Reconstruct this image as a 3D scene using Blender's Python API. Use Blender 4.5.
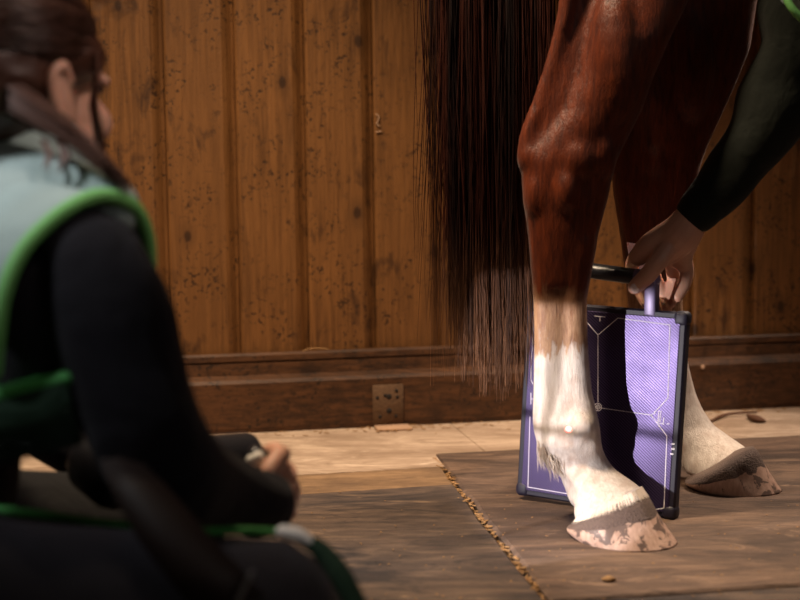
import bpy, bmesh, math, random
from mathutils import Vector, Matrix, noise
random.seed(7)
for o in list(bpy.data.objects): bpy.data.objects.remove(o)
scn = bpy.context.scene
COL = scn.collection
PI = math.pi

# ------------------------------------------------------------------ camera
F = 1300.0                       # focal length in pixels of the 800 px wide frame
CAM = Vector((0, 0, 0.574))
PITCH, ROLL = math.radians(5.4), math.radians(0.65)
cd = bpy.data.cameras.new('camera'); cam = bpy.data.objects.new('camera', cd); COL.objects.link(cam)
cd.sensor_width = 36; cd.lens = F / 800 * 36
cd.clip_start = .02
ROT = Matrix.Rotation(PI / 2 - PITCH, 3, 'X') @ Matrix.Rotation(-ROLL, 3, 'Z')
cam.matrix_world = Matrix.Translation(CAM) @ ROT.to_4x4()
cd.dof.use_dof = True; cd.dof.focus_distance = 2.33; cd.dof.aperture_fstop = 58.5 / 21.0
scn.camera = cam

# ------------------------------------------------------------------ light
w = bpy.data.worlds.new('world'); scn.world = w; w.use_nodes = True
w.node_tree.nodes['Background'].inputs[0].default_value = (1.0, .72, .5, 1)
w.node_tree.nodes['Background'].inputs[1].default_value = 0.018

def area(name, loc, target, sx, sy, power, color):
    l = bpy.data.lights.new(name, 'AREA'); l.shape = 'RECTANGLE'; l.size = sx; l.size_y = sy
    l.energy = power; l.color = color
    o = bpy.data.objects.new(name, l); COL.objects.link(o); o.location = loc
    o.rotation_euler = (Vector(target) - Vector(loc)).to_track_quat('-Z', 'Y').to_euler()
    return o
def spot(name, loc, target, power, color, deg, blend, soft):
    l = bpy.data.lights.new(name, 'SPOT'); l.energy = power; l.color = color
    l.spot_size = math.radians(deg); l.spot_blend = blend; l.shadow_soft_size = soft
    o = bpy.data.objects.new(name, l); COL.objects.link(o); o.location = loc
    o.rotation_euler = (Vector(target) - Vector(loc)).to_track_quat('-Z', 'Y').to_euler()
    return o
spot('stable_lamp', (-.75, 1.75, 2.6), (-.05, 2.45, 0), 450, (1, .76, .52), 57, .75, .16)
spot('passage_lamp', (1.15, 2.82, 1.55), (.66, 2.42, 0), 120, (1, .78, .60), 70, .8, .12)
spot('vest_fill_light', (-1.5, .75, 2.3), (-.46, 1.40, .66), 170, (.95, .97, 1.0), 17, .6, .15)  # added spot that brightens the vest, from no known lamp
spot('head_fill_light', (.75, .95, 2.1), (-.40, 1.38, .68), 70, (1, .80, .70), 15, .7, .10)  # narrow cone added to light the head alone; invented source
area('soft_fill_light', (2.0, -.6, 1.9), (.3, 2.1, .4), 1.3, 1.3, 5, (1, .88, .84))  # broad soft fill added to lift the dark hand; no doorway known there

scn.view_settings.view_transform = 'Standard'; scn.view_settings.look = 'None'
scn.view_settings.gamma = 1; scn.view_settings.use_curve_mapping = False
scn.view_settings.exposure = 0.0

# ------------------------------------------------------------------ measuring helpers
def ray(px, py):
    return ROT @ Vector(((px - 400) / F, -(py - 300) / F, -1))
def P(px, py, Y):                # the point seen at (px, py) at distance Y into the stable
    d = ray(px, py); return CAM + d * (Y / d.y)
def G(px, py, z=0.0):            # the point seen at (px, py) on the ground
    d = ray(px, py); return CAM + d * ((z - CAM.z) / d.z)
def onplane(px, py, o, n):
    d = ray(px, py); return CAM + d * ((o - CAM).dot(n) / d.dot(n))

# ------------------------------------------------------------------ materials
def new_mat(name):
    m = bpy.data.materials.new(name); m.use_nodes = True
    nt = m.node_tree; return m, nt, nt.nodes['Principled BSDF']
def nd(nt, t, **k):
    n = nt.nodes.new(t)
    for a, b in k.items():
        if a.startswith('i_'):
            key = a[2:]; n.inputs[int(key) if key.isdigit() else key.replace('_', ' ')].default_value = b
        else: setattr(n, a, b)
    return n
def ln(nt, a, b): nt.links.new(a, b)
def coords(nt, scale=(1, 1, 1), rot=(0, 0, 0), out='Object', loc=(0, 0, 0)):
    tc = nd(nt, 'ShaderNodeTexCoord'); mp = nd(nt, 'ShaderNodeMapping')
    mp.inputs['Scale'].default_value = scale; mp.inputs['Rotation'].default_value = rot
    mp.inputs['Location'].default_value = loc
    ln(nt, tc.outputs[out], mp.inputs[0]); return mp.outputs[0]
def noise_tex(nt, vec, scale, detail=4, rough=.55, dist=0):
    n = nd(nt, 'ShaderNodeTexNoise'); n.inputs['Scale'].default_value = scale
    n.inputs['Detail'].default_value = detail; n.inputs['Roughness'].default_value = rough
    n.inputs['Distortion'].default_value = dist
    ln(nt, vec, n.inputs['Vector']); return n.outputs['Fac']
def ramp(nt, fac, stops, mode='LINEAR'):
    r = nd(nt, 'ShaderNodeValToRGB'); cr = r.color_ramp; cr.interpolation = mode
    while len(cr.elements) < len(stops): cr.elements.new(.5)
    for e, (p, c) in zip(cr.elements, stops):
        e.position = p
        e.color = (c, c, c, 1) if isinstance(c, (int, float)) else (*c, 1)
    ln(nt, fac, r.inputs[0]); return r.outputs[0]
def mix(nt, fac, a, b, mode='MIX'):
    m = nd(nt, 'ShaderNodeMix', data_type='RGBA', blend_type=mode)
    for sock, v in ((m.inputs[0], fac), (m.inputs[6], a), (m.inputs[7], b)):
        if isinstance(v, (int, float)): sock.default_value = v
        elif isinstance(v, tuple): sock.default_value = (*v, 1)
        else: ln(nt, v, sock)
    return m.outputs[2]
def math_n(nt, op, a, b=0.0, clamp=False):
    m = nd(nt, 'ShaderNodeMath', operation=op, use_clamp=clamp)
    for s, v in ((m.inputs[0], a), (m.inputs[1], b)):
        if isinstance(v, (int, float)): s.default_value = v
        else: ln(nt, v, s)
    return m.outputs[0]
def bump(nt, bs, h, strength=.3, dist=.01):
    b = nd(nt, 'ShaderNodeBump'); b.inputs['Strength'].default_value = strength
    b.inputs['Distance'].default_value = dist
    ln(nt, h, b.inputs['Height']); ln(nt, b.outputs[0], bs.inputs['Normal'])
def plain(name, c, rough=.6, metal=0, spec=.5, nscale=0, nstr=.2, var=.15):
    m, nt, bs = new_mat(name)
    bs.inputs['Roughness'].default_value = rough; bs.inputs['Metallic'].default_value = metal
    bs.inputs['Specular IOR Level'].default_value = spec
    v = coords(nt); sc = nscale or 40
    f = noise_tex(nt, v, sc)
    ln(nt, mix(nt, f, tuple(x * (1 - var) for x in c), tuple(min(1, x * (1 + var)) for x in c)), bs.inputs['Base Color'])
    if nscale: bump(nt, bs, f, nstr, .004)
    return m
def cloth(name, c, rough=.85, wrinkle=.4, weave=900):
    m, nt, bs = new_mat(name)
    bs.inputs['Roughness'].default_value = rough; bs.inputs['Specular IOR Level'].default_value = .25
    bs.inputs['Sheen Weight'].default_value = .04
    v = coords(nt)
    a = noise_tex(nt, v, 14, 3, .5, .6); b = noise_tex(nt, v, weave, 1)
    ln(nt, mix(nt, a, tuple(x * .8 for x in c), tuple(x * 1.15 for x in c)), bs.inputs['Base Color'])
    bump(nt, bs, math_n(nt, 'ADD', a, math_n(nt, 'MULTIPLY', b, .08)), wrinkle, .03)
    return m
def plank_wood(name, light, dark, speck=.5, grain_axis='z', rough=.55, wet=0.0):
    """Old pine: long grain, knots, black mould specks, per-board tone."""
    m, nt, bs = new_mat(name)
    st = {'z': (1, 1, .06), 'x': (.06, 1, 1)}[grain_axis]
    v = coords(nt, st)
    vfull = coords(nt)
    big = noise_tex(nt, v, 9, 3, .5, .8)
    fine = noise_tex(nt, v, 95, 4, .65, .4)
    tone = noise_tex(nt, vfull, 2.2, 3)
    col = mix(nt, ramp(nt, fine, [(.36, 0), (.64, 1)]), tuple(x * .75 for x in dark), tuple(x * 1.12 for x in light))
    col = mix(nt, math_n(nt, 'MULTIPLY', ramp(nt, big, [(.35, 0), (.7, 1)]), .55), col, tuple(x * .55 for x in light))
    col = mix(nt, ramp(nt, tone, [(.35, 0), (.7, 1)]), col, mix(nt, .5, col, tuple(min(1, x * 1.3) for x in light)))
    # knots
    kst = {'z': (1, 1, .62), 'x': (.62, 1, 1)}[grain_axis]
    vo = nd(nt, 'ShaderNodeTexVoronoi', feature='F1', voronoi_dimensions='2D'); vo.inputs['Scale'].default_value = 5.2
    sx = nd(nt, 'ShaderNodeSeparateXYZ'); ln(nt, vfull, sx.inputs[0]); cx = nd(nt, 'ShaderNodeCombineXYZ')
    ln(nt, math_n(nt, 'MULTIPLY', sx.outputs['X'], 1.0 if grain_axis == 'z' else .5), cx.inputs[0]); ln(nt, math_n(nt, 'MULTIPLY', sx.outputs['Z'], .62 if grain_axis == 'z' else 1.0), cx.inputs[1])
    ln(nt, cx.outputs[0], vo.inputs['Vector'])
    kn = math_n(nt, 'ADD', vo.outputs['Distance'], math_n(nt, 'MULTIPLY', noise_tex(nt, vfull, 30, 2), .05))
    kmask = ramp(nt, kn, [(.035, 1), (.06, .9), (.075, .35), (.17, 0)])
    pick = nd(nt, 'ShaderNodeSeparateColor'); ln(nt, vo.outputs['Color'], pick.inputs[0])
    kmask = math_n(nt, 'MULTIPLY', kmask, ramp(nt, pick.outputs[0], [(.45, 0), (.5, 1)]))
    col = mix(nt, math_n(nt, 'MULTIPLY', kmask, .85), col, (.018, .007, .003))
    # mould and dirt specks, denser near the ground
    s1 = ramp(nt, noise_tex(nt, vfull, 95, 3, .6, .3), [(.555, 0), (.62, 1)])
    s2 = ramp(nt, noise_tex(nt, vfull, 11, 4, .6), [(.44, 0), (.58, 1)])
    sm = math_n(nt, 'MULTIPLY', math_n(nt, 'MULTIPLY', s1, s2), speck)
    col = mix(nt, sm, col, (.02, .009, .004))
    blot = ramp(nt, noise_tex(nt, coords(nt, (1, 1, .5)), 20, 4, .6, .5), [(.58, 0), (.70, 1)])
    col = mix(nt, math_n(nt, 'MULTIPLY', blot, speck * .85), col, (.03, .012, .005))
    ln(nt, col, bs.inputs['Base Color'])
    bs.inputs['Roughness'].default_value = rough
    bs.inputs['Specular IOR Level'].default_value = .35
    bump(nt, bs, math_n(nt, 'ADD', fine, math_n(nt, 'MULTIPLY', s1, -.12)), .35, .004)
    return m

M = {}
M['pine'] = plank_wood('old_pine_planks', (.185, .078, .022), (.105, .041, .010), .8)
M['sill'] = plank_wood('stained_sill_timber', (.085, .034, .012), (.028, .011, .004), 1.0, 'x')

def floor_mat(name, a, b, c, stain, rot=0.0, rough=.75, amt=.6):
    m, nt, bs = new_mat(name)
    v = coords(nt, (.12, 1, 1), (0, 0, rot)); vf = coords(nt)
    g = noise_tex(nt, v, 60, 6, .7, .8)
    big = noise_tex(nt, coords(nt, (.4, 1, 1), (0, 0, rot)), 5.5, 6, .68, .9)
    mid = noise_tex(nt, coords(nt, (.3, 1, 1), (0, 0, rot), loc=(3, 1, 0)), 22, 6, .7, 1.2)
    fine = noise_tex(nt, vf, 130, 4, .7)
    col = mix(nt, ramp(nt, g, [(.32, 0), (.68, 1)]), a, b)
    col = mix(nt, ramp(nt, big, [(.42, 0), (.60, amt)]), col, stain)
    col = mix(nt, ramp(nt, mid, [(.52, 0), (.66, amt)]), col, stain)
    col = mix(nt, ramp(nt, mid, [(.30, .6), (.42, 0)]), col, c)
    col = mix(nt, ramp(nt, fine, [(.60, 0), (.72, .5)]), col, tuple(x * .6 for x in stain))
    ln(nt, col, bs.inputs['Base Color']); bs.inputs['Roughness'].default_value = rough
    bs.inputs['Specular IOR Level'].default_value = .3
    bump(nt, bs, math_n(nt, 'ADD', math_n(nt, 'ADD', g, mid), math_n(nt, 'MULTIPLY', fine, .5)), .6, .007)
    return m
M['pale_board'] = floor_mat('pale_floor_boards', (.34, .245, .175), (.62, .47, .355), (.78, .63, .50), (.22, .145, .095), .19, .7, .7)
M['brown_board'] = floor_mat('brown_floor_board', (.20, .12, .065), (.32, .20, .11), (.1, .06, .03), (.09, .055, .035), .19)
M['dark_slab'] = floor_mat('dark_worn_slab', (.066, .047, .040), (.165, .112, .082), (.36, .235, .145), (.022, .019, .021), .19, .7, .85)
M['brown_slab'] = floor_mat('brown_worn_slab', (.105, .066, .047), (.205, .13, .09), (.33, .215, .145), (.042, .028, .023), .1, .72, .8)
M['dirt'] = plain('gap_dirt', (.05, .03, .018), .95, nscale=120)
M['straw'] = plain('straw', (.30, .165, .065), .8)
M['twig'] = plain('brown_twig', (.10, .04, .018), .8, nscale=200)
M['rust'] = plain('rusty_steel', (.11, .058, .028), .75, .3, nscale=160, nstr=.5, var=.5)
M['hole'] = plain('dark_hole', (.01, .006, .004), .9)
M['chip'] = plain('pale_chip', (.4, .25, .16), .9, nscale=90)

def coat_mat():
    m, nt, bs = new_mat('chestnut_coat_with_white_stockings')
    tc = nd(nt, 'ShaderNodeTexCoord'); sp = nd(nt, 'ShaderNodeSeparateXYZ')
    ln(nt, tc.outputs['Object'], sp.inputs[0])
    vs = coords(nt, (1, 1, .16)); vf = coords(nt)
    hair = noise_tex(nt, vs, 420, 3, .7, .3)
    strk = noise_tex(nt, vs, 120, 4, .7, .4)
    tone = noise_tex(nt, vf, 9, 4, .6)
    ch = mix(nt, ramp(nt, strk, [(.3, 0), (.7, 1)]), (.042, .0065, .002), (.16, .029, .006))
    ch = mix(nt, math_n(nt, 'MULTIPLY', ramp(nt, tone, [(.4, 0), (.65, 1)]), .35), ch, (.06, .011, .004))
    roan = mix(nt, ramp(nt, strk, [(.35, 0), (.65, 1)]), (.22, .10, .05), (.44, .26, .15))
    wh = mix(nt, ramp(nt, strk, [(.3, 0), (.7, 1)]), (.52, .43, .38), (.76, .69, .64))
    wh = mix(nt, ramp(nt, noise_tex(nt, vf, 26, 4, .6), [(.52, 0), (.72, .75)]), wh, (.46, .33, .27))
    edge = math_n(nt, 'ADD', sp.outputs['Z'], math_n(nt, 'MULTIPLY', math_n(nt, 'SUBTRACT', strk, .5), .10))
    edge = math_n(nt, 'ADD', edge, math_n(nt, 'MULTIPLY', math_n(nt, 'SUBTRACT', tone, .5), .10))
    f1 = ramp(nt, math_n(nt, 'ADD', edge, 0.0), [(.292, 1), (.306, 0)])
    f2 = ramp(nt, edge, [(.355, 1), (.40, 0)])
    hind = ramp(nt, sp.outputs['X'], [(.60, 1), (.61, 0)])
    col = mix(nt, math_n(nt, 'MULTIPLY', f2, hind), ch, roan)
    col = mix(nt, math_n(nt, 'MULTIPLY', f1, hind), col, wh)
    ln(nt, col, bs.inputs['Base Color'])
    bs.inputs['Roughness'].default_value = .46; bs.inputs['Specular IOR Level'].default_value = .3
    bs.inputs['Sheen Weight'].default_value = .08; bs.inputs['Sheen Roughness'].default_value = .4
    bump(nt, bs, math_n(nt, 'ADD', math_n(nt, 'MULTIPLY', strk, 1.0), math_n(nt, 'MULTIPLY', hair, .5)), .42, .005)
    return m
M['coat'] = coat_mat()
def hoof_mat():
    m, nt, bs = new_mat('mottled_hoof_horn')
    tc = nd(nt, 'ShaderNodeTexCoord'); sp = nd(nt, 'ShaderNodeSeparateXYZ')
    ln(nt, tc.outputs['Object'], sp.inputs[0])
    v = coords(nt); n1 = noise_tex(nt, v, 42, 5, .6, .6)
    n2 = noise_tex(nt, coords(nt, (1, 1, .3)), 150, 3)
    col = mix(nt, ramp(nt, n2, [(.3, 0), (.7, 1)]), (.40, .25, .19), (.56, .38, .30))
    col = mix(nt, ramp(nt, n1, [(.53, 0), (.55, .9)]), col, (.10, .065, .055))
    ln(nt, col, bs.inputs['Base Color']); bs.inputs['Roughness'].default_value = .5
    bump(nt, bs, math_n(nt, 'ADD', n1, math_n(nt, 'MULTIPLY', n2, .6)), .3, .003)
    return m
M['hoof'] = hoof_mat()
M['coronet'] = plain('dark_coronet_hair', (.13, .088, .074), .8, nscale=330, nstr=.9, var=.6)
M['white_hair'] = plain('white_hair', (.66, .55, .46), .6)
def tail_mat():
    m, nt, bs = new_mat('dark_red_tail_hair')
    f = noise_tex(nt, coords(nt, (60, 60, .4)), 1.0, 2)
    tc = nd(nt, 'ShaderNodeTexCoord'); sp = nd(nt, 'ShaderNodeSeparateXYZ'); ln(nt, tc.outputs['Object'], sp.inputs[0])
    lit_tip = ramp(nt, sp.outputs['Z'], [(.18, 1), (.50, 0)]); ff = ramp(nt, f, [(.35, 0), (.7, 1)])  # lower ends lightened: bleaching, plus the beam's light painted into the colour
    ln(nt, mix(nt, lit_tip, mix(nt, ff, (.006, .0012, .0008), (.065, .013, .005)), mix(nt, ff, (.05, .02, .01), (.42, .21, .115))), bs.inputs['Base Color'])
    bs.inputs['Roughness'].default_value = .6; bs.inputs['Specular IOR Level'].default_value = .2
    return m
M['tail'] = tail_mat()
M['black_plastic'] = plain('black_plastic', (.012, .012, .016), .38, nscale=500, nstr=.05)
M['bumper'] = plain('violet_black_rubber', (.010, .008, .022), .55, nscale=400, nstr=.05)
M['grey_lilac'] = plain('lilac_grey_metal', (.20, .16, .30), .4, .2)
M['mark'] = plain('white_print', (.75, .72, .80), .6)
def carbon_mat():
    m, nt, bs = new_mat('violet_woven_detector_face')
    v = coords(nt, out='Object')
    wv = nd(nt, 'ShaderNodeTexWave', wave_type='BANDS', bands_direction='X')
    wv.inputs['Scale'].default_value = 84; wv.inputs['Distortion'].default_value = .3
    mp = nd(nt, 'ShaderNodeMapping'); mp.inputs['Rotation'].default_value = (0, math.radians(45), 0)
    ln(nt, v, mp.inputs[0]); ln(nt, mp.outputs[0], wv.inputs['Vector'])
    w2 = nd(nt, 'ShaderNodeTexWave', wave_type='BANDS', bands_direction='Z')
    w2.inputs['Scale'].default_value = 120
    ln(nt, mp.outputs[0], w2.inputs['Vector'])
    f = math_n(nt, 'MULTIPLY', wv.outputs['Fac'], math_n(nt, 'ADD', math_n(nt, 'MULTIPLY', w2.outputs['Fac'], .5), .5))
    ln(nt, mix(nt, f, (.022, .015, .052), (.118, .086, .205)), bs.inputs['Base Color'])
    ln(nt, ramp(nt, noise_tex(nt, v, 14, 4), [(.3, .30), (.7, .44)]), bs.inputs['Roughness'])
    bs.inputs['Metallic'].default_value = .7
    bump(nt, bs, wv.outputs['Fac'], .15, .001)
    return m
M['carbon'] = carbon_mat()
def skin_mat():
    m, nt, bs = new_mat('skin')
    f = noise_tex(nt, coords(nt), 35, 4)
    ln(nt, mix(nt, f, (.52, .26, .175), (.64, .36, .26)), bs.inputs['Base Color'])
    bs.inputs['Roughness'].default_value = .5
    bs.inputs['Subsurface Weight'].default_value = .15; bs.inputs['Subsurface Scale'].default_value = .01
    bump(nt, bs, noise_tex(nt, coords(nt), 260, 3), .12, .002)
    return m
M['skin'] = skin_mat()
M['nail'] = plain('pale_nail', (.75, .55, .50), .25)
M['navy'] = cloth('dark_navy_sleeve_cloth', (.006, .005, .009))
M['forest'] = cloth('dark_green_sleeve_cloth', (.005, .007, .0035))
M['teal'] = cloth('pale_teal_vest_cloth', (.36, .46, .44), .55, .3)
M['lime'] = plain('bright_green_binding', (.22, .60, .17), .6, nscale=300)
M['deep_green'] = plain('deep_green_binding', (.06, .34, .07), .6, nscale=300)
M['dark_green'] = cloth('dark_green_cloth', (.012, .035, .018))
M['grey_cloth'] = cloth('dark_grey_apron_cloth', (.020, .017, .023), .7)
M['strap'] = plain('dark_brown_webbing', (.022, .010, .007), .6, nscale=300)
M['white_trim'] = plain('white_binding', (.8, .74, .68), .6)
M['hair'] = plain('dark_brown_hair', (.055, .019, .010), .45)
M['hair_light'] = plain('reddish_brown_hair_lock', (.11, .042, .024), .5)
M['denim'] = cloth('black_trouser_cloth', (.007, .007, .008))
M['boot'] = plain('black_boot', (.02, .017, .015), .5)
M['steel'] = plain('dull_steel', (.35, .34, .33), .35, .8)
M['white_plastic'] = plain('white_plastic', (.7, .68, .62), .4)
M['brass'] = plain('tan_plastic', (.45, .28, .14), .5)
M['eye'] = plain('dark_eye', (.02, .012, .01), .15)

# ------------------------------------------------------------------ mesh helpers
def add_loft(bm, rings, n=24, cap=True):
    """rings: (centre, u, v) with u, v the scaled half axes"""
    rows = []
    for c, u, v in rings:
        rows.append([bm.verts.new(c + u * math.cos(2 * PI * i / n) + v * math.sin(2 * PI * i / n)) for i in range(n)])
    for a, b in zip(rows, rows[1:]):
        for i in range(n):
            bm.faces.new((a[i], a[(i + 1) % n], b[(i + 1) % n], b[i]))
    if cap:
        bm.faces.new(rows[0][::-1]); bm.faces.new(rows[-1])
    return rows
def add_chain(bm, pts, radii, n=16, flat=None):
    """tapering tube with round ends through pts"""
    pts = [Vector(p) for p in pts]
    P2, R2 = [], []
    for i in range(len(pts)):           # resample with Catmull-Rom
        P2.append(pts[i]); R2.append(radii[i])
        if i < len(pts) - 1:
            p0 = pts[max(i - 1, 0)]; p1 = pts[i]; p2 = pts[i + 1]; p3 = pts[min(i + 2, len(pts) - 1)]
            for t in (.25, .5, .75):
                P2.append(.5 * ((2 * p1) + (p2 - p0) * t + (2 * p0 - 5 * p1 + 4 * p2 - p3) * t * t + (3 * p1 - p0 - 3 * p2 + p3) * t ** 3))
                R2.append(radii[i] * (1 - t) + radii[i + 1] * t)
    tang = [(P2[min(i + 1, len(P2) - 1)] - P2[max(i - 1, 0)]).normalized() for i in range(len(P2))]
    u = tang[0].orthogonal().normalized()
    if flat is not None:
        u = (Vector(flat[0]) - tang[0] * Vector(flat[0]).dot(tang[0])).normalized()
    fl = flat[1] if flat else 1.0
    rings = []
    def frame(t, u):
        u = (u - t * u.dot(t)).normalized(); return u, t.cross(u)
    for k in (80, 55, 28):
        a = math.radians(k); uu, vv = frame(tang[0], u)
        rings.append((P2[0] - tang[0] * R2[0] * math.sin(a), uu * R2[0] * math.cos(a), vv * R2[0] * math.cos(a) * fl))
    for p, t, r in zip(P2, tang, R2):
        u, vv = frame(t, u)
        rings.append((p, u * r, vv * r * fl))
    for k in (28, 55, 80):
        a = math.radians(k)
        rings.append((P2[-1] + tang[-1] * R2[-1] * math.sin(a), u * R2[-1] * math.cos(a), vv * R2[-1] * math.cos(a) * fl))
    add_loft(bm, rings, n)
def add_ball(bm, c, ax, seg=20, rows=12):
    """ellipsoid with three half-axis vectors"""
    c = Vector(c); a, b, d = [Vector(x) for x in ax]
    rg = []
    for i in range(1, rows):
        t = PI * i / rows
        rg.append((c - d * math.cos(t), a * math.sin(t), b * math.sin(t)))
    add_loft(bm, rg, seg)
def xyz(r): return (Vector((r[0], 0, 0)), Vector((0, r[1], 0)), Vector((0, 0, r[2])))
def add_box(bm, c, ux, uy, uz, bevel=0.0, seg=2):
    """box from centre and three half axis vectors"""
    c = Vector(c); ux, uy, uz = Vector(ux), Vector(uy), Vector(uz)
    vs = [bm.verts.new(c + ux * sx + uy * sy + uz * sz) for sx in (-1, 1) for sy in (-1, 1) for sz in (-1, 1)]
    fs = [bm.faces.new([vs[i] for i in q]) for q in ((0, 1, 3, 2), (4, 6, 7, 5), (0, 4, 5, 1), (2, 3, 7, 6), (0, 2, 6, 4), (1, 5, 7, 3))]
    if bevel:
        es = list({e for f in fs for e in f.edges})
        bmesh.ops.bevel(bm, geom=es, offset=bevel, segments=seg, profile=.5, affect='EDGES')
def finish(name, bm, mat, parent=None, smooth=True):
    bmesh.ops.recalc_face_normals(bm, faces=bm.faces)
    me = bpy.data.meshes.new(name); bm.to_mesh(me); bm.free()
    return link(name, me, mat, parent, smooth)
def root_of(o):
    while o.parent: o = o.parent
    return o
def world_loc(o):
    v = Vector()
    while o: v += o.location; o = o.parent
    return v
def link(name, me, mat, parent=None, smooth=True, angle=None):
    """links a mesh given in world coordinates as an object below parent"""
    o = bpy.data.objects.new(name, me); COL.objects.link(o)
    for m in (mat if isinstance(mat, (list, tuple)) else [mat]): me.materials.append(m)
    if parent:
        me.transform(Matrix.Translation(-world_loc(parent))); o.parent = parent
    else:
        lo = Vector((min(v.co.x for v in me.vertices) + max(v.co.x for v in me.vertices), min(v.co.y for v in me.vertices) + max(v.co.y for v in me.vertices), 2 * min(v.co.z for v in me.vertices))) / 2
        me.transform(Matrix.Translation(-lo)); o.location = lo
    if smooth: me.shade_smooth()
    return o
def fuse(name, bm, voxel, mat, parent=None, smooth=6, post=None):
    """melts overlapping shapes into one continuous skin"""
    bmesh.ops.recalc_face_normals(bm, faces=bm.faces)
    me = bpy.data.meshes.new('tmp'); bm.to_mesh(me); bm.free()
    t = bpy.data.objects.new('tmp', me); COL.objects.link(t)
    r = t.modifiers.new('r', 'REMESH'); r.mode = 'VOXEL'; r.voxel_size = voxel
    if smooth:
        s = t.modifiers.new('s', 'SMOOTH'); s.iterations = smooth; s.factor = .5
    dg = bpy.context.evaluated_depsgraph_get(); dg.update()
    out = bpy.data.meshes.new_from_object(t.evaluated_get(dg))
    out.name = name; out.materials.clear()
    bpy.data.objects.remove(t); bpy.data.meshes.remove(me)
    if post:
        for v in out.vertices: v.co = post(v.co)
    return link(name, out, mat, parent)
def tag(o, label, cat, group=None):
    o['label'] = label; o['category'] = cat
    if group: o['group'] = group
    return o
def thing(name, loc, label, cat, group=None):
    o = bpy.data.objects.new(name, None); COL.objects.link(o); o.location = loc
    o.empty_display_size = .05
    return tag(o, label, cat, group)
def structure(o): o['kind'] = 'structure'; return o

# ================================================================== THE STABLE
TH = math.radians(10.8)
WT = Vector((math.cos(TH), math.sin(TH), 0)); WN = Vector((math.sin(TH), -math.cos(TH), 0))   # along the wall, out of the wall
W0 = G(400, 426) - WN * .045
def wall_pt(px, py, off=0.0): return onplane(px, py, W0 + WN * off, WN)
def wl(s, out, z): return W0 + WT * s + WN * out + Vector((0, 0, z))
PW = .157
s_ref = (wall_pt(373, 20) - W0).dot(WT)
bm = bmesh.new()
prof = []
k0 = -14
for k in range(k0, 22):
    s = s_ref + k * PW
    j = random.uniform(-.0015, .0015)
    prof += [(s - .0012, -.019), (s + .0012, -.003 + j), (s + .0045, j), (s + .127, j), (s + .136, -.004 + j), (s + .148, -.0125 + j), (s + .1545, -.015 + j)]
cols = [[bm.verts.new(wl(s, d, z)) for s, d in prof] for z in (0, .9, 1.8, 2.75)]
for a, b in zip(cols, cols[1:]):
    for i in range(len(a) - 1): bm.faces.new((a[i], a[i + 1], b[i + 1], b[i]))
back = [[bm.verts.new(wl(s, -.04, z)) for s in (prof[0][0], prof[-1][0])] for z in (0, 2.75)]
bm.faces.new((back[0][0], back[1][0], back[1][1], back[0][1]))
structure(finish('wall_back', bm, M['pine'], smooth=False))
# sill timber along the foot of the wall
bm = bmesh.new()
zt = (wall_pt(400, 348.5, .02)).z
zl = (wall_pt(400, 374, .03)).z
sp = [(-.012, zt), (.014, zt + .001), (.020, zt - .004), (.021, zt - .016), (.0165, zt - .018), (.0165, zt - .0205), (.020, zt - .022), (.022, zl + .010),
      (.040, zl + .002), (.045, zl - .006), (.046, .012), (.043, 0), (-.012, 0)]
s0, s1 = prof[0][0], prof[-1][0]
N = 60
cols = []
for i in range(N + 1):
    s = s0 + (s1 - s0) * i / N
    cols.append([bm.verts.new(wl(s, d + (.0012 * noise.noise((s * 3, z * 9, 1)) if 0 < q < 11 else 0), z + (.0015 * noise.noise((s * 4, d * 9, 4)) if 0 < z else 0))) for q, (d, z) in enumerate(sp)])
for a, b in zip(cols, cols[1:]):
    for i in range(len(sp)): bm.faces.new((a[i], a[(i + 1) % len(sp)], b[(i + 1) % len(sp)], b[i]))
bm.faces.new(cols[0]); bm.faces.new(cols[-1][::-1])
structure(finish('baseboard_back', bm, M['sill'], smooth=False))
# floor: dirt bed, pale boards along the wall, a brown board, three worn slabs
bm = bmesh.new()
def slab(pts, z1, z0, mi, bev=.004):
    ps = [Vector((p.x, p.y, 0)) for p in pts]
    lo = [bm.verts.new(p + Vector((0, 0, z0))) for p in ps]
    cen = sum(ps, Vector()) / len(ps)
    up = [bm.verts.new(p + Vector((0, 0, z1 - bev))) for p in ps]
    top = [bm.verts.new(p + (cen - p).normalized() * bev * 1.4 + Vector((0, 0, z1))) for p in ps]
    n = len(ps); fs = [bm.faces.new(top)]
    for i in range(n):
        fs.append(bm.faces.new((lo[i], lo[(i + 1) % n], up[(i + 1) % n], up[i])))
        fs.append(bm.faces.new((up[i], up[(i + 1) % n], top[(i + 1) % n], top[i])))
    for f in fs: f.material_index = mi
def wobble(a, b, amp=.004, n=10, seed=0):
    return [a + (b - a) * (i / n) + Vector((noise.noise((i * .7, seed, 0)), noise.noise((i * .7, seed, 5)), 0)) * amp * (0 < i < n) for i in range(n)]
A = -WT
fl = lambda s, out: wl(s, out, 0)
def wcoord(p): return (p - W0).dot(WT), (p - W0).dot(WN)
e1 = wcoord(G(380, 470))[1]
c_r = G(435, 455)
bed = [fl(s0, .05), fl(s1, .05), fl(s1, 3.4), fl(s0, 3.4)]
ps = [bm.verts.new(Vector((p.x, p.y, -.02))) for p in bed]
bm.faces.new(ps).material_index = 4
# pale boards in three lengths
e_r = wcoord(c_r)[1]
slab([fl(s0, .043), fl(.12, .043), fl(.12, e1), fl(-.4, e1 + .003), fl(-1, e1), fl(s0, e1)], 0, -.02, 0, .001)
slab([fl(.122, .043), fl(s1, .043), fl(s1, e_r), fl(.122, e_r)], -.0005, -.02, 0, .001)
pA, pB = G(300, 494), G(470, 483)
d_e = (pB - pA).normalized()
eL = pA - d_e * 1.8
ed1 = c_r + (G(550, 600) - c_r) * 1.9         # seam between the dark slab and the brown slab
sd = (G(550, 600) - c_r).normalized()
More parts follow.
